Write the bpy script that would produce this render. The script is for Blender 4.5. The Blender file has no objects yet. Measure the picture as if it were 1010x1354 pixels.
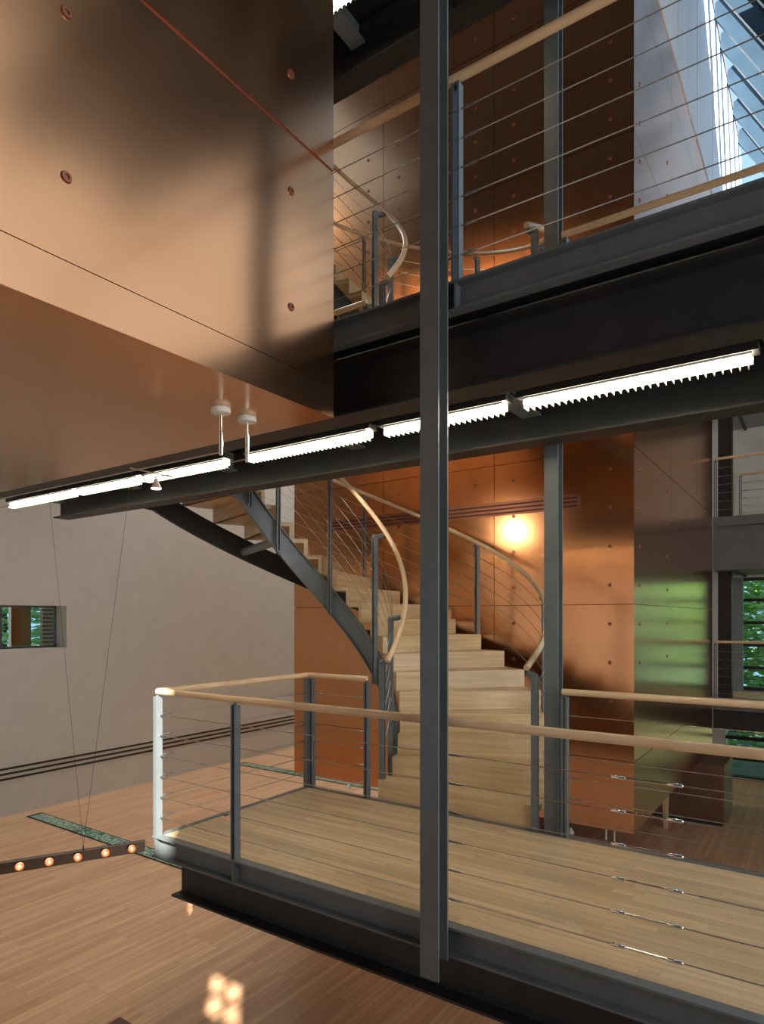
import bpy, bmesh, math, random
from math import sin, cos, pi, radians as R
from mathutils import Vector as V, Matrix
random.seed(7)
sc = bpy.context.scene
COL = sc.collection

# ------------------------------------------------------------------ camera
EYE = 1.60
cam = bpy.data.cameras.new('camera')
cam.sensor_fit = 'HORIZONTAL'; cam.sensor_width = 36.0
cam.lens = 856 / 1010 * 36.0
cam.shift_y = 139 / 1010
cam.clip_start = 0.05; cam.clip_end = 300
co = bpy.data.objects.new('camera', cam); COL.objects.link(co)
co.location = (0, 0, EYE); co.rotation_euler = (R(90), 0, R(34.6))
sc.camera = co
# ------------------------------------------------------------------ sky, added daylight lamps, sun, exposure
w = bpy.data.worlds.new('sky'); sc.world = w; w.use_nodes = True
bg = w.node_tree.nodes['Background']
bg.inputs['Color'].default_value = (0.38, 0.62, 0.95, 1)
bg.inputs['Strength'].default_value = 1.1
def area(name, loc, rot, sx, sy, power, color):
    l = bpy.data.lights.new(name, 'AREA'); l.shape = 'RECTANGLE'; l.size = sx; l.size_y = sy
    l.energy = power; l.color = color
    o = bpy.data.objects.new(name, l); COL.objects.link(o); o.location = loc; o.rotation_euler = rot
    return o
def spot(name, loc, target, power, angle, color=(1, .82, .6), size=.03, blend=.5):
    l = bpy.data.lights.new(name, 'SPOT'); l.energy = power; l.spot_size = R(angle); l.spot_blend = blend
    l.shadow_soft_size = size; l.color = color
    o = bpy.data.objects.new(name, l); COL.objects.link(o); o.location = loc
    o.rotation_euler = (V(target) - V(loc)).to_track_quat('-Z', 'Y').to_euler()
    return o
WARM = (1.0, .80, .56)
area('added_light_south', (-6.6, -3.9, .7), (R(90), 0, 0), 8.4, 3.8, 60, (1.0, .97, .92))  # added fill behind the camera, in front of an uncut wall
area('added_light_east', (4.4, 5.5, 6.6), (R(90), 0, R(90)), 11.0, 6.0, 160, (.94, .97, 1.0))  # added lamp on the solid east wall, for the copper box to reflect
area('added_light_east_low', (4.4, 2.6, 1.9), (R(90), 0, R(90)), 7.0, 2.8, 300, (.94, .97, 1.0))  # added lamp low on the east wall, brightening the deck
area('added_light_west', (-9.95, 11.2, 12.55), (0, 0, 0), 2.3, 7.2, 1000, (.97, 1.0, .95))  # added lamp at an unseen roof gap, lighting the white wall
sun = bpy.data.lights.new('sun', 'SUN'); sun.energy = 26; sun.angle = R(.5); sun.color = (1, .95, .86)
so = bpy.data.objects.new('sun', sun); COL.objects.link(so)
SUN = V((1, -1, .9)); so.rotation_euler = (-SUN).to_track_quat('-Z', 'Y').to_euler()
sc.view_settings.view_transform = 'Standard'; sc.view_settings.look = 'None'
sc.view_settings.gamma = 1; sc.view_settings.exposure = 0.25
sc.view_settings.use_curve_mapping = False

# ------------------------------------------------------------------ materials
MATS = {}
def newmat(name):
    m = bpy.data.materials.new(name); m.use_nodes = True
    MATS[name] = m
    nt = m.node_tree; p = nt.nodes['Principled BSDF']
    return m, nt, p
def N(nt, t, **kw):
    n = nt.nodes.new(t)
    for k, v in kw.items():
        if k in n.inputs: n.inputs[k].default_value = v
        else: setattr(n, k, v)
    return n
def mapped(nt, scale, coord='Object'):
    tc = N(nt, 'ShaderNodeTexCoord'); mp = N(nt, 'ShaderNodeMapping')
    mp.inputs['Scale'].default_value = scale
    nt.links.new(tc.outputs[coord], mp.inputs['Vector'])
    return mp.outputs['Vector']
def ramp(nt, fac, c0, c1, p0=0., p1=1.):
    r = N(nt, 'ShaderNodeValToRGB')
    r.color_ramp.elements[0].color = (*c0, 1); r.color_ramp.elements[1].color = (*c1, 1)
    r.color_ramp.elements[0].position = p0; r.color_ramp.elements[1].position = p1
    nt.links.new(fac, r.inputs['Fac']); return r.outputs['Color']
def noisy(name, c0, c1, scale, rough=.5, metal=0., p=(.3, .7), bump=0., rvar=0., coat=0., spec=.5, detail=3):
    m, nt, pr = newmat(name)
    vec = mapped(nt, scale)
    n = N(nt, 'ShaderNodeTexNoise'); n.inputs['Scale'].default_value = 1; n.inputs['Detail'].default_value = detail
    nt.links.new(vec, n.inputs['Vector'])
    nt.links.new(ramp(nt, n.outputs['Fac'], c0, c1, *p), pr.inputs['Base Color'])
    pr.inputs['Roughness'].default_value = rough; pr.inputs['Metallic'].default_value = metal
    pr.inputs['Coat Weight'].default_value = coat; pr.inputs['Specular IOR Level'].default_value = spec
    if rvar:
        mr = N(nt, 'ShaderNodeMapRange'); mr.inputs['To Min'].default_value = rough - rvar; mr.inputs['To Max'].default_value = rough + rvar
        nt.links.new(n.outputs['Fac'], mr.inputs['Value']); nt.links.new(mr.outputs['Result'], pr.inputs['Roughness'])
    if bump:
        b = N(nt, 'ShaderNodeBump'); b.inputs['Strength'].default_value = bump; b.inputs['Distance'].default_value = .002
        nt.links.new(n.outputs['Fac'], b.inputs['Height']); nt.links.new(b.outputs['Normal'], pr.inputs['Normal'])
    return m
def woodmat(name, c0, c1, scale, rough=.4, tint=.25, coat=.1):
    # long grain noise, each object its own tint
    m, nt, pr = newmat(name)
    vec = mapped(nt, scale)
    oi = N(nt, 'ShaderNodeObjectInfo')
    va = N(nt, 'ShaderNodeVectorMath', operation='ADD'); nt.links.new(vec, va.inputs[0])
    mul = N(nt, 'ShaderNodeMath', operation='MULTIPLY'); mul.inputs[1].default_value = 37.
    nt.links.new(oi.outputs['Random'], mul.inputs[0]); nt.links.new(mul.outputs[0], va.inputs[1])
    n = N(nt, 'ShaderNodeTexNoise'); n.inputs['Scale'].default_value = 1; n.inputs['Detail'].default_value = 5
    nt.links.new(va.outputs[0], n.inputs['Vector'])
    col = ramp(nt, n.outputs['Fac'], c0, c1, .3, .7)
    hs = N(nt, 'ShaderNodeHueSaturation')
    mr = N(nt, 'ShaderNodeMapRange'); mr.inputs['To Min'].default_value = 1 - tint; mr.inputs['To Max'].default_value = 1 + tint
    nt.links.new(oi.outputs['Random'], mr.inputs['Value']); nt.links.new(mr.outputs['Result'], hs.inputs['Value'])
    nt.links.new(col, hs.inputs['Color']); nt.links.new(hs.outputs['Color'], pr.inputs['Base Color'])
    pr.inputs['Roughness'].default_value = rough; pr.inputs['Coat Weight'].default_value = coat; pr.inputs['Coat Roughness'].default_value = .2
    return m
noisy('grey_wall', (.09, .095, .12), (.11, .115, .14), (2, 2, 2), .8)
noisy('white_paint', (.575, .585, .54), (.61, .62, .575), (3, 3, 3), .8)
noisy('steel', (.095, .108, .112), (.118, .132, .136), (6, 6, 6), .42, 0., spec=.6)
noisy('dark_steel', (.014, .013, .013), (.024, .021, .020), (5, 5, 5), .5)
noisy('deck_underside', (.008, .008, .008), (.012, .012, .012), (5, 5, 5), .7)
noisy('chrome', (.80, .78, .75), (.85, .83, .80), (5, 5, 5), .12, 1.)
noisy('cable_steel', (.50, .49, .47), (.60, .59, .57), (40, 40, 40), .3, 1.)
noisy('fitting_steel', (.30, .30, .30), (.45, .45, .45), (40, 40, 40), .3, 1.)
noisy('copper', (.64, .355, .195), (.72, .415, .24), (.5, .5, 1.6), .21, 1., rvar=.035, detail=2)
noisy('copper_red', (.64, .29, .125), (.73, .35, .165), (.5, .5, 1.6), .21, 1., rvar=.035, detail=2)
noisy('copper_dark', (.30, .12, .07), (.38, .16, .09), (4, 4, 4), .4, .8)
noisy('seam_red', (.20, .045, .02), (.26, .06, .03), (4, 4, 4), .6, .3)
noisy('vent_shade', (.07, .018, .010), (.10, .025, .014), (9, 9, 9), .6)
noisy('slot_dark', (.02, .018, .015), (.035, .03, .026), (9, 9, 9), .7)
noisy('pier_brown', (.11, .055, .035), (.15, .075, .048), (2, 2, 6), .35, .2)
noisy('grille_grey', (.22, .25, .26), (.30, .33, .34), (60, 60, 60), .5, .4)
noisy('fin_blue', (.016, .038, .065), (.022, .05, .08), (3, 3, 3), .4)
noisy('blue_panel', (.70, .76, .80), (.78, .83, .86), (.4, 6, .4), .5)
noisy('bark', (.05, .035, .025), (.10, .07, .05), (9, 9, 2), .9)
noisy('earth', (.06, .07, .03), (.10, .10, .05), (2, 2, 2), .95)
noisy('slab', (.40, .38, .35), (.46, .44, .40), (3, 3, 3), .8)
woodmat('maple_x', (.47, .325, .175), (.60, .44, .265), (1.6, 30, 30), .38, .16)
woodmat('step_wood', (.46, .31, .155), (.62, .45, .25), (2.0, 2.0, 34), .40, .07)
woodmat('rail_wood', (.64, .43, .24), (.74, .53, .32), (5, 5, 5), .33, .03, .25)
woodmat('post_wood', (.48, .33, .18), (.60, .42, .24), (30, 30, 3), .5, .05)
def leafmat(name, a, b):
    m, nt, pr = newmat(name)
    g = N(nt, 'ShaderNodeNewGeometry')
    nt.links.new(ramp(nt, g.outputs['Random Per Island'], a, b), pr.inputs['Base Color'])
    pr.inputs['Roughness'].default_value = .5
leafmat('leaf_green', (.08, .24, .05), (.42, .66, .16))
leafmat('leaf_pale', (.20, .42, .12), (.70, .85, .40))
def floormat():
    m, nt, pr = newmat('strip_floor')
    tc = N(nt, 'ShaderNodeTexCoord'); sx = N(nt, 'ShaderNodeSeparateXYZ'); cx = N(nt, 'ShaderNodeCombineXYZ')
    nt.links.new(tc.outputs['Object'], sx.inputs[0]); nt.links.new(sx.outputs['Y'], cx.inputs['X']); nt.links.new(sx.outputs['X'], cx.inputs['Y'])
    b = N(nt, 'ShaderNodeTexBrick'); b.offset = .37; b.offset_frequency = 3
    b.inputs['Color1'].default_value = (.50, .265, .14, 1); b.inputs['Color2'].default_value = (.63, .37, .21, 1); b.inputs['Mortar'].default_value = (.22, .11, .05, 1)
    b.inputs['Scale'].default_value = 1; b.inputs['Mortar Size'].default_value = .0012; b.inputs['Brick Width'].default_value = 1.1; b.inputs['Row Height'].default_value = .057
    nt.links.new(cx.outputs[0], b.inputs['Vector'])
    n = N(nt, 'ShaderNodeTexNoise'); mp = N(nt, 'ShaderNodeMapping'); mp.inputs['Scale'].default_value = (25, 1.2, 1)
    nt.links.new(tc.outputs['Object'], mp.inputs[0]); nt.links.new(mp.outputs[0], n.inputs['Vector']); n.inputs['Scale'].default_value = 1; n.inputs['Detail'].default_value = 4
    mx = N(nt, 'ShaderNodeMix', data_type='RGBA', blend_type='MULTIPLY'); mx.inputs['Factor'].default_value = .6
    nt.links.new(b.outputs['Color'], mx.inputs['A'])
    nt.links.new(ramp(nt, n.outputs['Fac'], (.62, .60, .58), (1, 1, 1), .3, .65), mx.inputs['B'])
    nt.links.new(mx.outputs['Result'], pr.inputs['Base Color'])
    pr.inputs['Roughness'].default_value = .32; pr.inputs['Coat Weight'].default_value = .35; pr.inputs['Coat Roughness'].default_value = .14
floormat()
def glassmat(name, tint, base=.06):
    m, nt, pr = newmat(name); nt.nodes.remove(pr)
    t = N(nt, 'ShaderNodeBsdfTransparent'); t.inputs['Color'].default_value = (*tint, 1)
    g = N(nt, 'ShaderNodeBsdfGlossy'); g.inputs['Roughness'].default_value = .02
    f = N(nt, 'ShaderNodeFresnel'); f.inputs['IOR'].default_value = 1.45
    mx = N(nt, 'ShaderNodeMixShader')
    nt.links.new(f.outputs[0], mx.inputs[0]); nt.links.new(t.outputs[0], mx.inputs[1]); nt.links.new(g.outputs[0], mx.inputs[2])
    nt.links.new(mx.outputs[0], nt.nodes['Material Output'].inputs['Surface'])
glassmat('window_glass', (.88, .97, .92))
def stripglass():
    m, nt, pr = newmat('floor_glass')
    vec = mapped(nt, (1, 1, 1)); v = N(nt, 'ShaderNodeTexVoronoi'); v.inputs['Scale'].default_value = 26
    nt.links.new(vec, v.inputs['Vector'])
    nt.links.new(ramp(nt, v.outputs['Distance'], (.42, .66, .54), (.05, .16, .10), .1, .6), pr.inputs['Base Color'])  # green mottle in the colour stands in for reflected foliage
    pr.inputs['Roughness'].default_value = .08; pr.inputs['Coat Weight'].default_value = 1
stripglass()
def emis(name, col, s):
    m, nt, pr = newmat(name)
    pr.inputs['Base Color'].default_value = (*col, 1); pr.inputs['Emission Color'].default_value = (*col, 1); pr.inputs['Emission Strength'].default_value = s
emis('tube_glow', (1, .93, .70), 42)
emis('bulb_glow', (1, .72, .45), 12)
emis('halogen_glow', (1, .80, .60), 14)
noisy('louvre_white', (.75, .74, .66), (.80, .79, .70), (9, 9, 9), .4)
noisy('lamp_glass', (.65, .50, .45), (.75, .60, .52), (9, 9, 9), .25, .3)
noisy('bar_metal', (.30, .27, .25), (.36, .32, .30), (20, 20, 2), .25, 1.)

# ------------------------------------------------------------------ mesh helpers
class MB:
    def __init__(s): s.v = []; s.f = []; s.smooth = False
    def add(s, vs, fs):
        o = len(s.v); s.v += [tuple(p) for p in vs]; s.f += [tuple(i + o for i in f) for f in fs]; return s
    def box(s, x0, x1, y0, y1, z0, z1):
        return s.hexa([(x0, y0, z0), (x1, y0, z0), (x1, y1, z0), (x0, y1, z0), (x0, y0, z1), (x1, y0, z1), (x1, y1, z1), (x0, y1, z1)])
    def hexa(s, p):
        return s.add(p, [(3, 2, 1, 0), (4, 5, 6, 7), (0, 1, 5, 4), (1, 2, 6, 5), (2, 3, 7, 6), (3, 0, 4, 7)])
    def obox(s, c, ax, ay, az):
        c, ax, ay, az = V(c), V(ax), V(ay), V(az)
        return s.hexa([c - ax - ay - az, c + ax - ay - az, c + ax + ay - az, c - ax + ay - az, c - ax - ay + az, c + ax - ay + az, c + ax + ay + az, c - ax + ay + az])
    def tube(s, pts, r, n=8, caps=True):
        pts = [V(p) for p in pts]; rings = []
        for i, p in enumerate(pts):
            a = pts[max(i - 1, 0)]; b = pts[min(i + 1, len(pts) - 1)]
            t = (b - a).normalized()
            up = V((0, 0, 1)) if abs(t.z) < .95 else V((1, 0, 0))
            sx = t.cross(up).normalized(); sy = sx.cross(t).normalized()
            rr = r[i] if isinstance(r, (list, tuple)) else r
            rings.append([p + sx * cos(2 * pi * k / n) * rr + sy * sin(2 * pi * k / n) * rr for k in range(n)])
        vs = [q for ring in rings for q in ring]; fs = []
        for i in range(len(pts) - 1):
            for k in range(n):
                fs.append((i * n + k, i * n + (k + 1) % n, (i + 1) * n + (k + 1) % n, (i + 1) * n + k))
        if caps: fs += [tuple(range(n))[::-1], tuple((len(pts) - 1) * n + k for k in range(n))]
        s.smooth = True
        return s.add(vs, fs)
    def sweep(s, sections):
        n = len(sections[0]); vs = [q for sec in sections for q in sec]; fs = []
        for i in range(len(sections) - 1):
            for k in range(n):
                fs.append((i * n + k, i * n + (k + 1) % n, (i + 1) * n + (k + 1) % n, (i + 1) * n + k))
        fs += [tuple(range(n))[::-1], tuple((len(sections) - 1) * n + k for k in range(n))]
        return s.add(vs, fs)
    def build(s, name, mat, parent=None, bevel=0., fix=True):
        me = bpy.data.meshes.new(name); me.from_pydata(s.v, [], s.f)
        if fix:
            bm = bmesh.new(); bm.from_mesh(me); bmesh.ops.recalc_face_normals(bm, faces=bm.faces); bm.to_mesh(me); bm.free()
        me.materials.append(MATS[mat])
        o = bpy.data.objects.new(name, me); COL.objects.link(o)
        if parent: o.parent = parent; o.matrix_parent_inverse = Matrix.Translation(-parent.location)
        if s.smooth:
            for p in me.polygons: p.use_smooth = True
            me.set_sharp_from_angle(angle=R(40))
        if bevel:
            b = o.modifiers.new('bevel', 'BEVEL'); b.width = bevel; b.segments = 2; b.limit_method = 'ANGLE'
        return o
def tag(o, label=None, cat=None, group=None, kind=None):
    if label: o['label'] = label
    if cat: o['category'] = cat
    if group: o['group'] = group
    if kind: o['kind'] = kind
    return o
def thing(name, loc, label, cat, group=None):
    o = bpy.data.objects.new(name, None); o.empty_display_size = .2; COL.objects.link(o); o.location = loc
    return tag(o, label, cat, group)
def struct(name, mb, mat, label=None):
    o = mb.build(name, mat); o['kind'] = 'structure'
    if label: o['label'] = label
    return o
def copy_part(src, parent, loc):
    c = src.copy(); COL.objects.link(c); c.parent = parent
    c.matrix_parent_inverse = Matrix.Translation(-parent.location); c.location = loc
    return c

FL = -1.70      # lower hall floor
ST = 3.33       # storey
XW = -11.2      # white wall
XC, YC = -1.73, 7.30   # corner of the copper core
# ------------------------------------------------------------------ the shell
struct('floor', MB().box(XW, 4.5, -4, 15.0, FL - .2, FL), 'strip_floor', 'narrow strip hardwood floor of the lower hall')
WY0, WY1, WZ0, WZ1 = 3.6, 6.32, 1.06, 1.80      # window in the white wall
m = MB()
m.box(XW - .4, XW, -4.2, WY0, FL, 12.8).box(XW - .4, XW, WY1, 17.2, FL, 12.8)
m.box(XW - .4, XW, WY0, WY1, FL, WZ0).box(XW - .4, XW, WY0, WY1, WZ1, 12.8)
wl = struct('wall_left', m, 'white_paint', 'plain off-white plaster wall')
for k in range(3):
    MB().box(XW - .02, XW + .006, -3, 14.8, -1.10 + k * .085, -1.065 + k * .085).build('vent_slot', 'slot_dark', wl)
def holed(u0, u1, z0, z1, holes, put):
    us = sorted({u0, u1} | {h[0] for h in holes} | {h[1] for h in holes}); zs = sorted({z0, z1} | {h[2] for h in holes} | {h[3] for h in holes})
    for a, b in zip(us, us[1:]):
        for c, d in zip(zs, zs[1:]):
            mu, mz = (a + b) / 2, (c + d) / 2
            if not any(h[0] < mu < h[1] and h[2] < mz < h[3] for h in holes): put(a, b, c, d)
def sun_at(p, y): k = (p[1] - y); return (p[0] + k, p[2] + .9 * k)
ax, az = sun_at((-4.02, 3.0, .5), -4.0); bx, bz = sun_at((-4.29, 3.85, FL), -4.0)
m = MB()
holes = [(ax - .13, ax + .14, az - .62, az + .62), (bx - .20, bx + .20, bz - .20, bz + .20)]
holed(XW, 4.5, FL, 12.8, holes, lambda a, b, c, d: m.box(a, b, -4.05, -4.0, c, d))
struct('wall_south', m, 'grey_wall')
m = MB().box(bx - .02, bx + .02, -4.04, -4.01, bz - .2, bz + .2).box(bx - .2, bx + .2, -4.04, -4.01, bz - .02, bz + .02)
struct('window_5', m, 'steel')
struct('wall_right', MB().box(4.5, 4.7, -4.2, 17, FL, 12.8), 'white_paint')
struct('added_frame_south', MB().box(-10.9, -2.3, -3.99, -3.95, 2.62, 2.7).box(-10.9, -2.3, -3.99, -3.95, -1.3, -1.22).box(-10.9, -10.82, -3.99, -3.95, -1.22, 2.62).box(-2.38, -2.3, -3.99, -3.95, -1.22, 2.62), 'steel')  # frame only, added round the unseen south lamp; wall uncut
struct('added_frame_east_low', MB().box(4.45, 4.49, -1, 6.2, 3.32, 3.4).box(4.45, 4.49, -1, 6.2, .42, .5).box(4.45, 4.49, -1, -.92, .5, 3.32).box(4.45, 4.49, 6.12, 6.2, .5, 3.32), 'steel')  # added frame round the low east lamp, no opening behind
struct('added_frame_east', MB().box(4.45, 4.49, -.1, 11.1, 9.62, 9.7).box(4.45, 4.49, -.1, 11.1, 3.5, 3.58).box(4.45, 4.49, -.1, -.02, 3.58, 9.62).box(4.45, 4.49, 11.02, 11.1, 3.58, 9.62), 'steel')  # added frame round the upper east lamp, solid wall behind
m = MB().box(XW, -1.75, 15.0, 15.3, FL, 12.8).box(-1.75, 4.45, 15.0, 15.3, 3.2, 8.9)
m.box(-1.75, 4.45, 15.0, 15.3, -.45, .12).box(-1.75, 4.45, 15.0, 15.3, 2.4, 3.2)
struct('wall_north', m, 'white_paint')
struct('ceiling', MB().box(-8.7, -1.70, -4.05, 17, 12.6, 12.8).box(-1.70, 4.5, -4.05, 11.0, 12.6, 12.8).box(XW, -8.7, 5.6, 7.4, 12.6, 12.8).box(XW, -8.7, -4.05, .5, 12.6, 12.8), 'grey_wall')  # unseen; openings shaped to keep sun off the walls and copper
struct('floor_landing', MB().box(-1.6, 4.5, -3.99, .55, -.3, 0), 'slab')
# window_1: small opening in the white wall
wn = struct('window_1', MB().box(XW - .40, XW - .34, WY0, WY1, WZ0, WZ0 + .03).box(XW - .40, XW - .34, WY0, WY1, WZ1 - .03, WZ1).box(XW - .40, XW - .34, WY1 - .03, WY1, WZ0, WZ1), 'steel')
MB().box(XW - .375, XW - .365, WY0, WY1, WZ0 + .03, WZ1 - .03).build('pane', 'window_glass', wn)
MB().box(XW - .40, XW - .30, 5.25, 5.36, WZ0, WZ1).build('mullion', 'steel', wn)
tag(MB().box(XW - .9, XW - .8, 5.75, 6.1, FL - 1.0, 2.6).build('cladding_panel', 'copper'), 'copper cladding panel outside the small wall window', 'panel', 'outside cladding')
lp = thing('louvre_panel', (XW - .9, 6.6, FL - 1), 'slatted copper louvre panel outside the small wall window', 'louvre')
MB().box(XW - .95, XW - .9, 6.35, 6.8, FL - 1.0, 2.6).build('backing', 'copper_dark', lp)
for k in range(26):
    MB().box(XW - .9, XW - .87, 6.35, 6.8, .55 + k * .075, .59 + k * .075).build('slat', 'copper', lp)
# north windows below the gallery slabs
def north_window(name, z0, z1, n):
    fr = MB()
    fr.box(-1.75, 4.45, 14.97, 15.12, z0, z0 + .06).box(-1.75, 4.45, 14.97, 15.12, z1 - .06, z1)
    o = struct(name, fr, 'dark_steel')
    for k in range(1, n):
        z = z0 + (z1 - z0) * k / n
        MB().box(-1.75, 4.45, 14.98, 15.10, z - .03, z + .03).build('mullion', 'dark_steel', o)
    for k in range(n):
        a = z0 + (z1 - z0) * k / n; b = z0 + (z1 - z0) * (k + 1) / n
        MB().box(-1.70, 4.45, 15.04, 15.05, a + .03, b - .03).build('pane', 'window_glass', o)
north_window('window_2', .12, 2.4, 5)
north_window('window_3', FL, -.45, 3)

# ------------------------------------------------------------------ copper core behind the stair
core = thing('copper_core', (-4.2, 9, -.75), 'tall copper clad block hung behind the curved stair', 'wall block')
MB().box(-6.63, XC - .02, YC + .02, 13.0, -.74, 9.18).build('core_body', 'copper_dark', core)
rows = [-.75, .03, 1.74, 3.45, 5.16, 6.87, 8.58, 9.2]
colsx = [-6.65, -5.01, -3.37, XC]
G = .004
VX0, VX1, VZ0, VZ1 = -6.05, -2.31, 2.83, 3.0
for a, b in zip(rows, rows[1:]):
    for c, d in zip(colsx, colsx[1:]):
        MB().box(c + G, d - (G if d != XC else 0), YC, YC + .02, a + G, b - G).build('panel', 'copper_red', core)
    for c, d in zip([YC, 9.3, 11.3], [9.3, 11.3, 13.0]):
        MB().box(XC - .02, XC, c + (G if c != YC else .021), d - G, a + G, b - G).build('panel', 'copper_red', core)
# air slots: a shallow frame, three raised strips coloured dark for slot shade
vg = MB().box(VX0, VX1, YC - .006, YC - .0005, VZ0, VZ1).build('air_grille', 'copper_dark', core)
for k in range(3):
    z = VZ0 + .03 + k * .047
    MB().box(VX0 + .03, VX1 - .03, YC - .014, YC - .006, z - .006, z + .012).build('slot', 'vent_shade', vg)
def ring(bore, r, h):
    mb = MB(); n = 12
    for (ra, rb, za, zb) in ((r, r * .85, 0, h), (r * .85, bore, h, h), (bore, bore * .9, h, h * .2), (bore * .9, 0.0005, h * .2, h * .2)):
        v = []; f = []
        for k in range(n):
            c, s_ = cos(2 * pi * k / n), sin(2 * pi * k / n)
            v += [(c * ra, s_ * ra, za), (c * rb, s_ * rb, zb)]
        for k in range(n):
            f.append((2 * k, 2 * ((k + 1) % n), 2 * ((k + 1) % n) + 1, 2 * k + 1))
        mb.add(v, f)
    return mb
bolt = None
def put_bolt(parent, loc, rot, s=1.0):
    global bolt
    if bolt is None:
        bolt = ring(.010, .022, .008).build('bolt', 'copper_dark'); bolt.parent = parent
        b = bolt
    else:
        b = bolt.copy(); COL.objects.link(b); b.parent = parent
    b.matrix_parent_inverse = Matrix.Translation(-parent.location)
    b.location = loc; b.rotation_euler = rot; b.scale = (s, s, s)
for x in (XC - .255, -3.37 + .255, -3.37 - .255, -5.01 + .255, -5.01 - .255):
    for k in range(-3, 18):
        z = 1.954 + .428 * k
        if z > 9: continue
        put_bolt(core, (x, YC, z), (R(90), 0, 0))
for y in (YC + .25, 9.05):
    for k in range(-3, 14):
        put_bolt(core, (XC, y, 1.954 + .428 * k), (0, R(90), 0))

# ------------------------------------------------------------------ copper box in front, upper left
BX, BY, BZ = -2.29, 2.84, 2.72
box = thing('copper_box', (-5, 0, BZ), 'large copper clad box with ring bolts hanging beside the upper bridge', 'wall block')
MB().box(-8.6, BX - .02, -4.0, BY - .02, BZ + .015, 8.2).build('box_body', 'copper_dark', box)
zr = [BZ, 2.90, 4.10, 5.30, 6.50, 7.70, 8.2]
yr = [BY - 1.8 * k for k in range(4)]
for i, (a, b) in enumerate(zip(zr, zr[1:])):
    g0 = .002 if i < 2 else .009
    g1 = .002 if i < 1 else .009
    MB().box(BX - .02, BX, -4.0, BY, a + (g0 if i else 0), b - g1).build('panel', 'copper', box)
MB().box(BX - .019, BX - .008, -4.0, BY - .002, 4.09, 4.11).build('seam_strip', 'seam_red', box)
for x0, x1 in ((-8.6, -5.26), (-5.255, BX - .021)):
    for y0, y1 in ((-4.0, .0), (.004, BY)):
        MB().box(x0, x1, y0, y1, BZ, BZ + .014).build('soffit_panel', 'copper', box)
MB().box(-8.6, BX - .021, BY - .02, BY, BZ + .015, 8.2).build('panel', 'copper', box)
for y in (2.49, 1.29, .09):
    for z in (3.205, 3.805, 4.41, 5.01, 5.61):
        put_bolt(box, (BX, y, z), (0, R(90), 0), 1.0)

# ------------------------------------------------------------------ bridges
Y0, Y1 = 2.945, 4.665
WALL_T = .010
def ibeam(parent, x0, x1, yc, zt, zb, fw=.20, name='beam', mat='dark_steel'):
    t = .016
    m = MB().box(x0, x1, yc - fw / 2, yc + fw / 2, zt - t, zt).box(x0, x1, yc - fw / 2, yc + fw / 2, zb, zb + t)
    m.box(x0, x1, yc - .006, yc + .006, zb + t, zt - t)
    return m.build(name, mat, parent)
def channel_x(parent, x0, x1, yw, yf, zt, h):
    lo, hi = sorted((yw, yf)); s = 1 if yw < yf else -1
    m = MB().box(x0, x1, lo, hi, zt - .012, zt).box(x0, x1, lo, hi, zt - h, zt - h + .012)
    wlo, whi = sorted((yw, yw + s * .010)); m.box(x0, x1, wlo, whi, zt - h + .012, zt - .012)
    return m.build('edge_channel', 'steel', parent)
def bridge(z, x0, x1, label, boards):
    b = thing('steel_bridge', (x0, Y0, z - .5), label, 'bridge')
    channel_x(b, x0, x1, Y0 + .065, Y0, z, .155)
    channel_x(b, x0, x1, Y1 - .065, Y1, z, .155)
    m = MB().box(x0, x0 + .065, Y0 + .066, Y1 - .066, z - .012, z).box(x0, x0 + .065, Y0 + .066, Y1 - .066, z - .155, z - .143).box(x0 + .055, x0 + .065, Y0 + .066, Y1 - .066, z - .143, z - .012)
    m.build('end_channel', 'steel', b)
    ibeam(b, x0 + .01, x1, 3.21, z - .157, z - .50)
    ibeam(b, x0 + .01, x1, 4.40, z - .157, z - .50)
    x = -1.7 - 1.5 * int((-1.7 - x0 - .2) / 1.5)
    while x < x1 - .2:
        m = MB().box(x - .07, x + .07, 3.312, 4.298, z - .34, z - .328).box(x - .005, x + .005, 3.312, 4.298, z - .328, z - .158)
        m.build('joist', 'steel', b); x += 1.5
    MB().box(x0 + .066, x1, Y0 + .076, Y1 - .076, z - .10, z - .022).build('deck_plate', 'deck_underside', b)
    for px in ((-4.05, -3.23, -1.67, .6, 2.1) if boards else (x0 + .03, -6.4, -4.8, -3.2, -1.58, .6, 2.1)):
        MB().box(px - .006, px + .006, Y0 + .004, Y0 + .0655, z - .1435, z - .0115).build('stiffener', 'steel', b)
    if not boards:
        MB().box(x0 + .066, x1, Y0 + .066, Y1 - .066, z - .021, z + .002).build('deck', 'maple_x', b)
        return b
    ya, yb = Y0 + .066, Y1 - .066
    n = 26; wd = (yb - ya) / n
    cache = {}
    for i in range(n):
        x = x0 + .067 - random.random() * .9; end = x1
        while x < end:
            L = random.choice((.6, .9, 1.2, 1.5))
            a = max(x, x0 + .067); e = min(x + L, end)
            if e - a > .05:
                key = round(e - a, 3)
                if key not in cache:
                    o = MB().box(0, e - a - .0012, 0, wd - .0010, -.021, 0).build('deck_board', 'maple_x', b)
                    cache[key] = o
                else:
                    o = cache[key].copy(); COL.objects.link(o)
                o.location = (a, ya + i * wd, z + .002 - random.random() * .0006)
            x += L
    return b
bridge(0.0, -4.08, 2.2, 'steel footbridge with pale maple strip deck at the foot of the curved stair', True)
bridge(ST, -7.94, 2.2, 'dark steel footbridge carrying the louvred strip lights above the maple decked bridge', False)
bridge(2 * ST, -7.94, 2.2, 'topmost steel footbridge with black underside below the roof', False)

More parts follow.
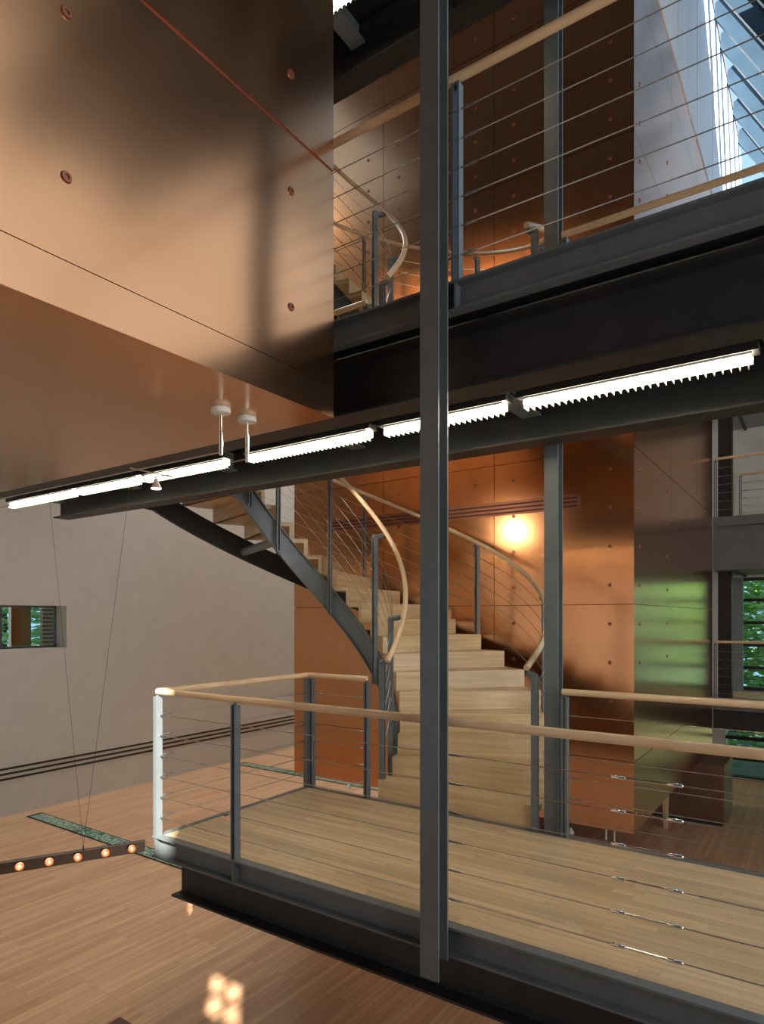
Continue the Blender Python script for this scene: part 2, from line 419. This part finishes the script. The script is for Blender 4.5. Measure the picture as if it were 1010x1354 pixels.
# ------------------------------------------------------------------ columns
def column(x, y0, label, zb, zt):
    c = thing('steel_column', (x, y0, zb), label, 'column')
    h = .0535
    MB().box(x - h, x + h, y0, y0 + .012, zb, zt).build('flange', 'steel', c)
    MB().box(x - h, x + h, y0 + .093, y0 + .105, zb + .07, zt).build('flange', 'steel', c)
    MB().box(x - .005, x + .005, y0 + .0121, y0 + .0929, zb + .03, zt).build('web', 'steel', c)
column(-1.67, 2.841, 'grey steel I-section column bolted to the outer edge of the bridges', -.24, 9.5)
column(-1.695, 4.6635, 'dark steel I-section column beside the foot of the curved stair', -.20, 9.5)

# ------------------------------------------------------------------ railings
CZ = [.885 - .15 * k for k in range(6)]
def post_mesh(m, x, y, z0, z1, along):
    # two flat bars with a slit between them
    for s in (-1, 1):
        if along == 'x': m.box(x + s * .016 - .006, x + s * .016 + .006, y - .024, y + .024, z0, z1)
        else: m.box(x - .024, x + .024, y + s * .016 - .006, y + s * .016 + .006, z0, z1)
    return m
def railing(z, a, b, c, along, posts, label, buckle=None, group=None, below=.001, ext=(0, 0)):
    # straight run from a to b along X or Y at the fixed coordinate c
    P = (lambda t, zz: (t, c, zz)) if along == 'x' else (lambda t, zz: (c, t, zz))
    r = thing('cable_railing', P(a, z), label, 'railing', group)
    MB().tube([P(a - ext[0], z + 1.055), P(b + ext[1], z + 1.055)], .024, 12).build('handrail', 'rail_wood', r)
    for t in posts:
        m = post_mesh(MB(), *P(t, 0)[:2], z - below, z + 1.02, along)
        x, y = P(t, 0)[:2]
        m.tube([(x, y, z + 1.0), (x, y, z + 1.04)], .010, 6)
        m.smooth = False
        m.build('post', 'steel', r)
    for k, h in enumerate(CZ):
        cb = MB().tube([P(a, z + h), P(b, z + h)], .0028, 6).build('cable', 'cable_steel', r)
        for t, d in ((a, 1), (b, -1)):
            MB().tube([P(t + .03 * d, z + h), P(t + .05 * d, z + h), P(t + .10 * d, z + h), P(t + .12 * d, z + h)], [.0035, .0065, .0065, .003], 8).build('cable_fitting', 'fitting_steel', cb)
        if buckle is not None:
            t = buckle
            MB().tube([P(t - .15, z + h), P(t - .145, z + h), P(t - .09, z + h), P(t - .085, z + h)], [.004, .0085, .0085, .005], 8).tube([P(t - .085, z + h), P(t + .085, z + h)], .0052, 8).tube([P(t + .085, z + h), P(t + .09, z + h), P(t + .145, z + h), P(t + .15, z + h)], [.005, .0085, .0085, .004], 8).build('turnbuckle', 'chrome', cb)
    return r
yf, yb = Y0 + .03, Y1 - .03
for z, xl, nm in ((0, -4.08, 'maple decked bridge'), (ST, -7.94, 'strip light bridge'), (2 * ST, -7.94, 'topmost bridge')):
    low = z == 0
    if low:
        railing(z, xl + .03, -1.67, yf, 'x', [xl + .03, -3.23, -1.67], 'outer cable railing with sunlit corner post on the ' + nm)
        railing(z, -1.67, 2.1, yf, 'x', [.6, 2.1], 'cable railing with turnbuckles on the outer edge of the ' + nm, buckle=-.655)
        railing(z, xl + .085, -3.36, yb, 'x', [xl + .085, -3.36], 'short cable railing left of the stair foot on the ' + nm, ext=(.055, 0))
        railing(z, yf + .02, yb - .01, xl + .03, 'y', [yb - .01], 'cable railing across the free end of the ' + nm, ext=(.02, .01))
    else:
        railing(z, xl + .03, -1.58, yf, 'x', [xl + .03, -6.4, -4.8, -3.2], 'cable railing on outer edge of the %s behind the copper box' % nm)
        railing(z, -1.58, 2.1, yf, 'x', [-1.58, .6, 2.1], 'cable railing on outer edge of the %s right of the grey column' % nm)
        railing(z, -4.92, -3.36, yb, 'x', [-4.92, -3.36], 'cable railing between the two stair openings of the ' + nm)
        railing(z, yf + .02, yb - .01, xl + .03, 'y', [yb - .01], 'cable railing across the end of the ' + nm, ext=(.02, .0))
    railing(z, -1.58, 2.1, yb, 'x', [-1.58, .6, 2.1], 'inner cable railing beside the stair foot column on the ' + nm, ext=(.02, 0))

# ------------------------------------------------------------------ curved stairs
CX, CY = -4.10, 4.664
RI, RO = .90, 2.30
RISE = ST / 19
def HP(th, r, z): return (CX + r * cos(R(th)), CY + r * sin(R(th)), z)
def nose(th): return RISE * (1 + th / 10.)
def stair(z, which):
    s = thing('curved_stair', (CX, CY, z), 'curved maple stair with steel stringers rising from the ' + which, 'stair')
    for k in range(1, 19):
        t0, t1 = 10 * (k - 1), 10 * k
        zt = z + k * RISE; zb = z + (k - 1) * RISE - .045
        m = MB()
        ri = RI - (.06 if k == 1 else 0)
        if k == 1: zb = z - .155
        # tread plate
        def wedge(a, b, r0, r1, za, zb_):
            n = 3; sec = []
            for i in range(n + 1):
                th = a + (b - a) * i / n
                sec.append([HP(th, r0, za), HP(th, r1, za), HP(th, r1, zb_), HP(th, r0, zb_)])
            m.sweep(sec)
        e0, e1 = t0, t1 + 1.0
        wedge(e0, e1, ri, RO, zt - .045, zt)
        # riser plate (parallel sided)
        u = V((-sin(R(t0)), cos(R(t0)), 0)) * .042
        p = [V(HP(t0, ri, zb)), V(HP(t0, RO, zb))]
        q = [a + u for a in p]
        top = V((0, 0, zt - .0452 - zb))
        m.hexa([p[0], p[1], q[1], q[0], p[0] + top, p[1] + top, q[1] + top, q[0] + top])
        m.build('step', 'step_wood', s)
    def stringer(r, side, dep, ta, tb, nm):
        sec = []
        fl = .05 * side
        for i in range(61):
            th = ta + (tb - ta) * i / 60
            zt = z + RISE * th / 10 - .052; zb = zt - dep
            A = lambda rr, zz: HP(th, rr, zz)
            sec.append([A(r, zt), A(r + fl, zt), A(r + fl, zt - .014), A(r + .010 * side, zt - .014), A(r + .010 * side, zb + .014), A(r + fl, zb + .014), A(r + fl, zb), A(r, zb)])
        up = z + ST - .4845 - zb
        sec.append([(x, y - .184, zz + up) for x, y, zz in sec[-1]])   # straight end up to the bridge beam
        m = MB().sweep(sec); m.smooth = True
        m.build('stringer', nm, s)
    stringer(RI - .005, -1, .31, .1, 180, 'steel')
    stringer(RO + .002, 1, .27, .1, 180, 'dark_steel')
    for th in (35, 93, 151):
        zz = z + RISE * th / 10 - .22
        MB().tube([HP(th, RI, zz), HP(th, RO, zz)], .05, 14).build('cross_tube', 'steel', s)
    # railings
    for nm, rp, rh, ths, lab in (('inner', RI - .078, RI + .05, (2, 24, 72, 113, 152, 176), 'inner curved cable railing of the stair rising from the '), ('outer', RO - .03, RO - .07, (-.6, 34, 70.8, 112, 152, 176), 'outer curved cable railing of the stair rising from the ')):
        r = thing('stair_railing', HP(0, rp, z), lab + which, 'railing')
        end = 178
        pts = [HP(-1 + (end + 1) * i / 60, rh, z + nose(-1 + (end + 1) * i / 60) + 1.06) for i in range(61)]
        MB().tube(pts, .024, 10).build('handrail', 'rail_wood', r)
        for th in ths:
            rr = rp if th > 2 else (.866 if nm == 'inner' else RO - .01)
            c = V(HP(th, rr, 0)); c.z = 0
            tg = V((-sin(R(th)), cos(R(th)), 0)); rd = V((cos(R(th)), sin(R(th)), 0))
            if nm == 'inner': z0 = z + RISE - .001 if th == 2 else z + nose(th) - .525
            else: z0 = z if th < 0 else z + (int(th / 10) + 1) * RISE - .001
            z1 = z + nose(th) + 1.0
            m = MB()
            for sg in (-1, 1):
                m.obox(c + tg * sg * .015 + V((0, 0, (z0 + z1) / 2)), tg * .006, rd * .024, V((0, 0, (z1 - z0) / 2)))
            p = m.build('post', 'steel', r)
            hp = V(HP(th, rh, z1 + .025)); q = V((c.x, c.y, z1 - .012))
            d = (hp - q); d.z = 0
            MB().tube([q - d * .15, q + d * .5 + V((0, 0, .01)), hp], [.026, .026, .020], 10).build('bracket', 'steel', p)
        for h in CZ:
            tc = [ths[0] + (176 - ths[0]) * i / 48 for i in range(49)]
            pts = [HP(t, rp + (max(0, .85 - rp) * max(0, 1 - (t - 2) / 12) if nm == 'inner' else 0), z + nose(t) + h) for t in tc]
            MB().tube(pts, .0028, 5).build('cable', 'cable_steel', r)
stair(0, 'maple decked bridge')
stair(ST, 'bridge with the strip lights')

# ------------------------------------------------------------------ strip lights under the bridges
segs = [(-7.93, -6.56), (-6.48, -5.45), (-5.36, -4.24), (-3.96, -2.73), (-2.60, -1.68), (-1.56, -.32)]
names = ['at the free end of the bridge with the strip lights', 'second from the free end of the bridge with the strip lights', 'crossing behind the small cable spotlight', 'between the chrome rods and the grey column', 'passing behind the grey column', 'right of the grey column, longest in view']
def strip(z, a, b, label):
    l = thing('strip_light', (a, 3.8, z), label, 'light', 'louvred strip lights')
    y = 3.80
    MB().box(a - .03, b + .03, y - .05, y + .05, z + .045, z + .0855).build('housing', 'dark_steel', l)
    MB().tube([(a + .01, y, z + .02), (b - .01, y, z + .02)], .021, 10).build('lamp_tube', 'tube_glow', l)
    m = MB().box(a, b, y - .045, y - .042, z + .030, z + .044).box(a, b, y + .042, y + .045, z + .002, z + .044)
    m.build('reflector', 'tube_glow' if False else 'louvre_white', l)
    n = int((b - a) / .04)
    blade = None
    for i in range(n):
        x = a + (b - a) * (i + .5) / n
        if blade is None:
            blade = MB().add([(-.002, -.041, -.012), (.002, -.041, -.012), (.002, .041, -.012), (-.002, .041, -.012), (-.002, -.041, .012), (.002, -.041, .012), (.002, .041, .012), (-.002, .041, .012)], [(3, 2, 1, 0), (4, 5, 6, 7), (0, 1, 5, 4), (1, 2, 6, 5), (2, 3, 7, 6), (3, 0, 4, 7)]).build('louvre_blade', 'louvre_white', l); o = blade
        else:
            o = blade.copy(); COL.objects.link(o)
        o.location = (x, y, z - .012)
for (a, b), nm in zip(segs, names):
    strip(2.905, a, b, 'glowing louvred strip light ' + nm)
strip(6.20, -3.4, -2.1, 'glowing louvred strip light under the topmost bridge')

# ------------------------------------------------------------------ low voltage cable lights
rods = []
for y, nm in ((2.365, 'nearer the box face'), (2.555, 'nearer the bridge')):
    t = thing('cable_rod', (-2.68, y, 2.47), 'polished chrome rod with round ceiling plate under the copper box, ' + ('carrying the spotlight crossbar' if y > 2.4 else 'farther from the bridge'), 'light support')
    MB().tube([(-2.68, y, 2.468), (-2.68, y, 2.715)], .011, 14).build('rod', 'chrome', t)
    MB().tube([(-2.68, y, 2.690), (-2.68, y, 2.694), (-2.68, y, 2.716), (-2.68, y, 2.7195)], [.048, .052, .052, .050], 20).build('ceiling_plate', 'louvre_white', t)
    tag(MB().tube([(-2.69, y, 2.485), (-8.5, y, 2.485)], .0035, 6).build('support_cable', 'cable_steel'), 'taut steel lighting cable running from the chrome rod ' + ('nearer the bridge' if y > 2.4 else 'farther from the bridge'), 'cable')
sp = thing('cable_spotlight', (-3.42, 2.46, 2.40), 'small halogen spotlight on a crossbar between two taut cables', 'spotlight')
MB().tube([(-3.42, 2.32, 2.488), (-3.42, 2.62, 2.488)], .005, 6).build('crossbar', 'chrome', sp)
MB().tube([(-3.42, 2.50, 2.488), (-3.42, 2.50, 2.45)], .006, 6).build('stem', 'chrome', sp)
MB().tube([(-3.42, 2.50, 2.455), (-3.42, 2.50, 2.44), (-3.42, 2.50, 2.41), (-3.42, 2.50, 2.395)], [.010, .012, .026, .034], 16).build('reflector', 'lamp_glass', sp)
MB().tube([(-3.42, 2.50, 2.3945), (-3.42, 2.50, 2.392)], .028, 16).build('lamp_face', 'halogen_glow', sp)
spot('spotlight_lamp', (-3.42, 2.50, 2.385), (-3.42, 2.52, 0), 25, 70)
def light_bar(hang, d, L0, L1, nb, label, wires):
    hang = V(hang); d = V(d).normalized(); n = V((d.y, -d.x, 0))
    if n.x < 0: n = -n
    b = thing('light_bar', hang, label, 'pendant light')
    mid = hang + d * (L1 - L0) / 2 - V((0, 0, .045)); hl = (L0 + L1) / 2
    m = MB().obox(mid - n * .02, d * hl, n * .003, V((0, 0, .042))).obox(mid + V((0, 0, .040)), d * hl, n * .022, V((0, 0, .002)))
    m.build('channel', 'bar_metal', b)
    for i in range(nb):
        p = hang + d * (L1 - .09 - i * .172) - V((0, 0, .045))
        MB().tube([p - n * .016, p - n * .010, p + n * .006, p + n * .010], [.006, .014, .026, .029], 14, caps=False).build('reflector', 'copper_dark', b)
        MB().tube([p - n * .012, p - n * .004, p + n * .004], [.003, .0055, .003], 8).build('bulb', 'bulb_glow', b)
    MB().tube([hang - V((0, 0, .008)), hang + V((0, 0, .03))], .005, 6).build('hanger', 'dark_steel', b)
    for wp in wires:
        MB().tube([hang + V((0, 0, .028)), wp], .0012, 5).build('wire', 'dark_steel', b)
light_bar((-4.17, 2.47, .02), (.395, .76, 0), .85, .40, 7, 'brushed metal light bar with glowing bulbs hung on two wires beside the bridge end', [(-3.47, 2.365, 2.485), (-4.42, 2.365, 2.485)])
bn = thing('low_bench', (-4.1, 2.2, FL), 'low dark bench with pale edge standing on the hall floor', 'bench')
MB().box(-4.16, -3.98, 1.5, 2.74, -1.285, -1.245).build('seat', 'pier_brown', bn, .008)
MB().box(-3.979, -3.965, 1.5, 2.74, -1.28, -1.25).build('edge_strip', 'post_wood', bn)
for x in (-4.14, -4.02):
    for y in (1.55, 2.66): MB().box(x, x + .03, y, y + .03, FL, -1.286).build('leg', 'dark_steel', bn)

ws = thing('wall_washer', (-4.2, 4.70, 2.96), 'small black spotlight fixed behind the bridge beam above the stair', 'spotlight')
MB().tube([(-4.2, 4.655, 3.172), (-4.2, 4.655, 3.03)], .010, 8).build('stem', 'dark_steel', ws)
MB().tube([(-4.2, 4.66, 3.03), (-4.17, 4.74, 3.005), (-4.16, 4.77, 2.995)], [.03, .035, .037], 12, caps=False).build('barrel', 'dark_steel', ws)
spot('wall_washer_lamp', (-4.155, 4.78, 2.99), (-3.5, 7.25, 2.0), 38, 60, (1, .88, .70))

# ------------------------------------------------------------------ floor glass strips, small floor lamps
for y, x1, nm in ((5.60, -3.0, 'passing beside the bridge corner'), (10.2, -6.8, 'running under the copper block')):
    g = thing('glass_strip', (XW, y, FL), 'glass strip with green reflections painted in, set in the hall floor ' + nm, 'glass strip')
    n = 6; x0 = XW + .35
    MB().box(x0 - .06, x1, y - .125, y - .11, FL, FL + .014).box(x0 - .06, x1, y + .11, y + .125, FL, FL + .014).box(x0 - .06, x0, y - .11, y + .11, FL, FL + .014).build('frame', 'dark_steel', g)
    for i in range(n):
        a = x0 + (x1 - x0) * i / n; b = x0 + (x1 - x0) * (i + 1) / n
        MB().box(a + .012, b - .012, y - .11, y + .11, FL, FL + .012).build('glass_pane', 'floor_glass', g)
for i, (x, y, nm) in enumerate(((-7.6, 9.88, 'left of the stair'), (-3.24, 9.77, 'under the copper block near the column'))):
    tag(MB().tube([(x, y, FL), (x, y, FL + .02), (x, y, FL + .09)], [.05, .05, .012], 10).build('floor_uplight', 'louvre_white'), 'small white cone light on the hall floor ' + nm, 'light')
for x in (-2.72, -2.60):
    tag(MB().tube([(x, 9.8, FL), (x, 9.8, FL + .15), (x, 9.8, FL + .16)], [.012, .012, .006], 8).build('floor_peg', 'louvre_white'), 'thin white peg standing on the hall floor under the copper block', 'peg', 'white floor pegs')
# pier and timber leg under the core
pr = thing('support_pier', (-2.4, 11.9, FL), 'dark brown pier standing on the hall floor under the gallery', 'pier')
MB().box(-4.6, -1.35, 11.4, 12.5, FL + .05, -.7495).build('body', 'pier_brown', pr)
MB().box(-4.55, -1.38, 11.43, 12.47, FL, FL + .05).build('plinth', 'slot_dark', pr)
m = MB().hexa([(-2.13, 10.84, FL), (-2.07, 10.84, FL), (-2.07, 10.90, FL), (-2.13, 10.90, FL), (-2.16, 10.81, -.7495), (-2.05, 10.81, -.7495), (-2.05, 10.93, -.7495), (-2.16, 10.93, -.7495)])
tag(m.build('timber_leg', 'post_wood', None, .006), 'tapered pale timber leg under the copper block', 'leg')

# ------------------------------------------------------------------ galleries by the north window
def gallery(z, label, zb, mat):
    g = thing('gallery', (-1.6, 13, zb), label, 'balcony')
    MB().box(-1.72, 4.45, 13.03, 14.969, z - .10, z).build('deck', 'step_wood', g)
    MB().box(-1.72, 4.45, 12.98, 13.03, z - .16, z + .005).build('edge_channel', 'steel', g)
    MB().box(-1.72, 4.45, 13.06, 13.10, zb, z - .165).build('fascia_beam', mat, g)
    MB().box(-1.72, 4.45, 13.105, 14.9, zb, zb + .03).build('grille_soffit', 'grille_grey', g)
    for k in range(10): MB().box(-1.4 + k * .6, -1.36 + k * .6, 13.105, 14.9, zb - .04, zb - .001).build('soffit_rib', 'dark_steel', g)
gallery(.10, 'lower gallery with dark fascia in front of the garden window', -.42, 'dark_steel')
gallery(3.39, 'upper gallery with grey fascia in front of the garden window', 2.45, 'steel')
gallery(6.3, 'top gallery with perforated grey underside by the north wall', 5.40, 'steel')
railing(.10, -1.68, 4.3, 13.0, 'x', [-1.68, .6, 3, 4.3], 'cable railing on the lower gallery by the garden window', below=-.004)
railing(3.39, -1.68, 4.3, 13.0, 'x', [-1.68, .6, 3, 4.3], 'cable railing on the upper gallery by the garden window', below=-.004)
railing(3.39, -1.45, 4.3, 14.7, 'x', [-1.45, .6, 3, 4.3], 'rear cable railing along the north wall on the upper gallery')
c = thing('gallery_column', (-1.5, 13.4, FL), 'dark square column beside the copper block at the galleries', 'column')
for a, b in ((.0995, 2.4505), (3.3895, 5.4005)):
    MB().box(-1.70, -1.50, 13.5, 13.7, a, b).build('shaft', 'dark_steel', c)
    MB().box(-1.50, -1.475, 13.48, 13.72, a, b).build('flange', 'dark_steel', c)
tag(MB().box(-1.69, -1.42, 14.85, 14.965, .0995, 2.40).build('window_side_panel', 'grille_grey'), 'pale grey panel beside the garden window', 'panel')

# ------------------------------------------------------------------ clerestory and skylight fins above the core
cl = thing('clerestory_wall', (-1.70, 12, 9.2), 'pale blue lit clerestory of upright panels above the copper block', 'clerestory')
y = 7.3; i = 0
while y < 17.4:
    MB().box(-1.76, -1.72 + .004 * (i % 2), y + .006, y + .794, 9.21, 12.59).build('panel', 'blue_panel', cl); y += .8; i += 1
MB().box(-1.755, -1.745, 7.3, 17.7, 9.22, 12.58).build('backing', 'slab', cl)
for i, y in enumerate((9.6, 10.5, 11.4, 12.3, 13.15, 13.9, 14.9, 15.9, 16.9)):
    sl = 1.8; d = V((1, 0, -sl)).normalized(); nrm = V((sl, 0, 1)).normalized()
    a = V((-1.70, y, 12.75)); L = 4.2
    f = thing('skylight_fin', a, 'steep sloping steel fin of the skylight over the galleries', 'fin', 'skylight fins')
    MB().obox(a + d * L / 2, d * L / 2, nrm * .13, V((0, .04, 0))).build('fin_plate', 'fin_blue', f)
    MB().obox(a + d * L / 2 + nrm * .15, d * L / 2, nrm * .02, V((0, .09, 0))).build('fin_cap', 'fin_blue', f)

# ------------------------------------------------------------------ outside
struct('ground', MB().box(-30, 20, 15.4, 45, FL - 1.2, FL - 1.0).box(-30, XW - .5, -10, 15.4, FL - 1.2, FL - 1.0), 'earth')
def tree(x, y, h, rx, n, label, mat, size=.13):
    t = thing('leafy_tree', (x, y, FL - 1.0), label, 'tree', 'garden trees')
    z0 = FL - 1.0
    MB().tube([(x, y, z0), (x + .05, y, z0 + h * .4), (x - .05, y + .1, z0 + h * .8)], [.14, .10, .04], 8).build('trunk', 'bark', t)
    m = MB(); rnd = random.Random(int(x * 100 + y))
    for i in range(n):
        a = rnd.random() * 2 * pi; u = rnd.uniform(-1, 1); rr = rnd.random() ** .45
        c = V((x + rx * rr * cos(a) * (1 - u * u) ** .5, y + rx * rr * sin(a) * (1 - u * u) ** .5, z0 + h * .55 + h * .52 * rr * u))
        q = Matrix.Rotation(rnd.random() * 6.3, 3, 'Z') @ Matrix.Rotation(rnd.uniform(-1.1, 1.1), 3, 'X')
        s = size * rnd.uniform(.6, 1.3)
        m.add([c + q @ V(p) for p in ((-s, 0, 0), (0, -s * .45, .02), (s, 0, 0), (0, s * .45, .02))], [(0, 1, 2, 3)])
    f = m.build('foliage', mat, t, fix=False)
tree(-2.6, 18.6, 6.5, 2.0, 5000, 'dense green tree outside the garden window', 'leaf_green')
tree(2.1, 18.6, 7.0, 2.2, 5000, 'pale leafed tree outside the garden window', 'leaf_pale')
tree(-.6, 24.6, 9.0, 3.2, 6000, 'large tree at the back of the garden', 'leaf_green', .2)
tree(-14.2, 6.6, 6.0, 1.6, 3500, 'leafy tree outside the small wall window', 'leaf_pale')
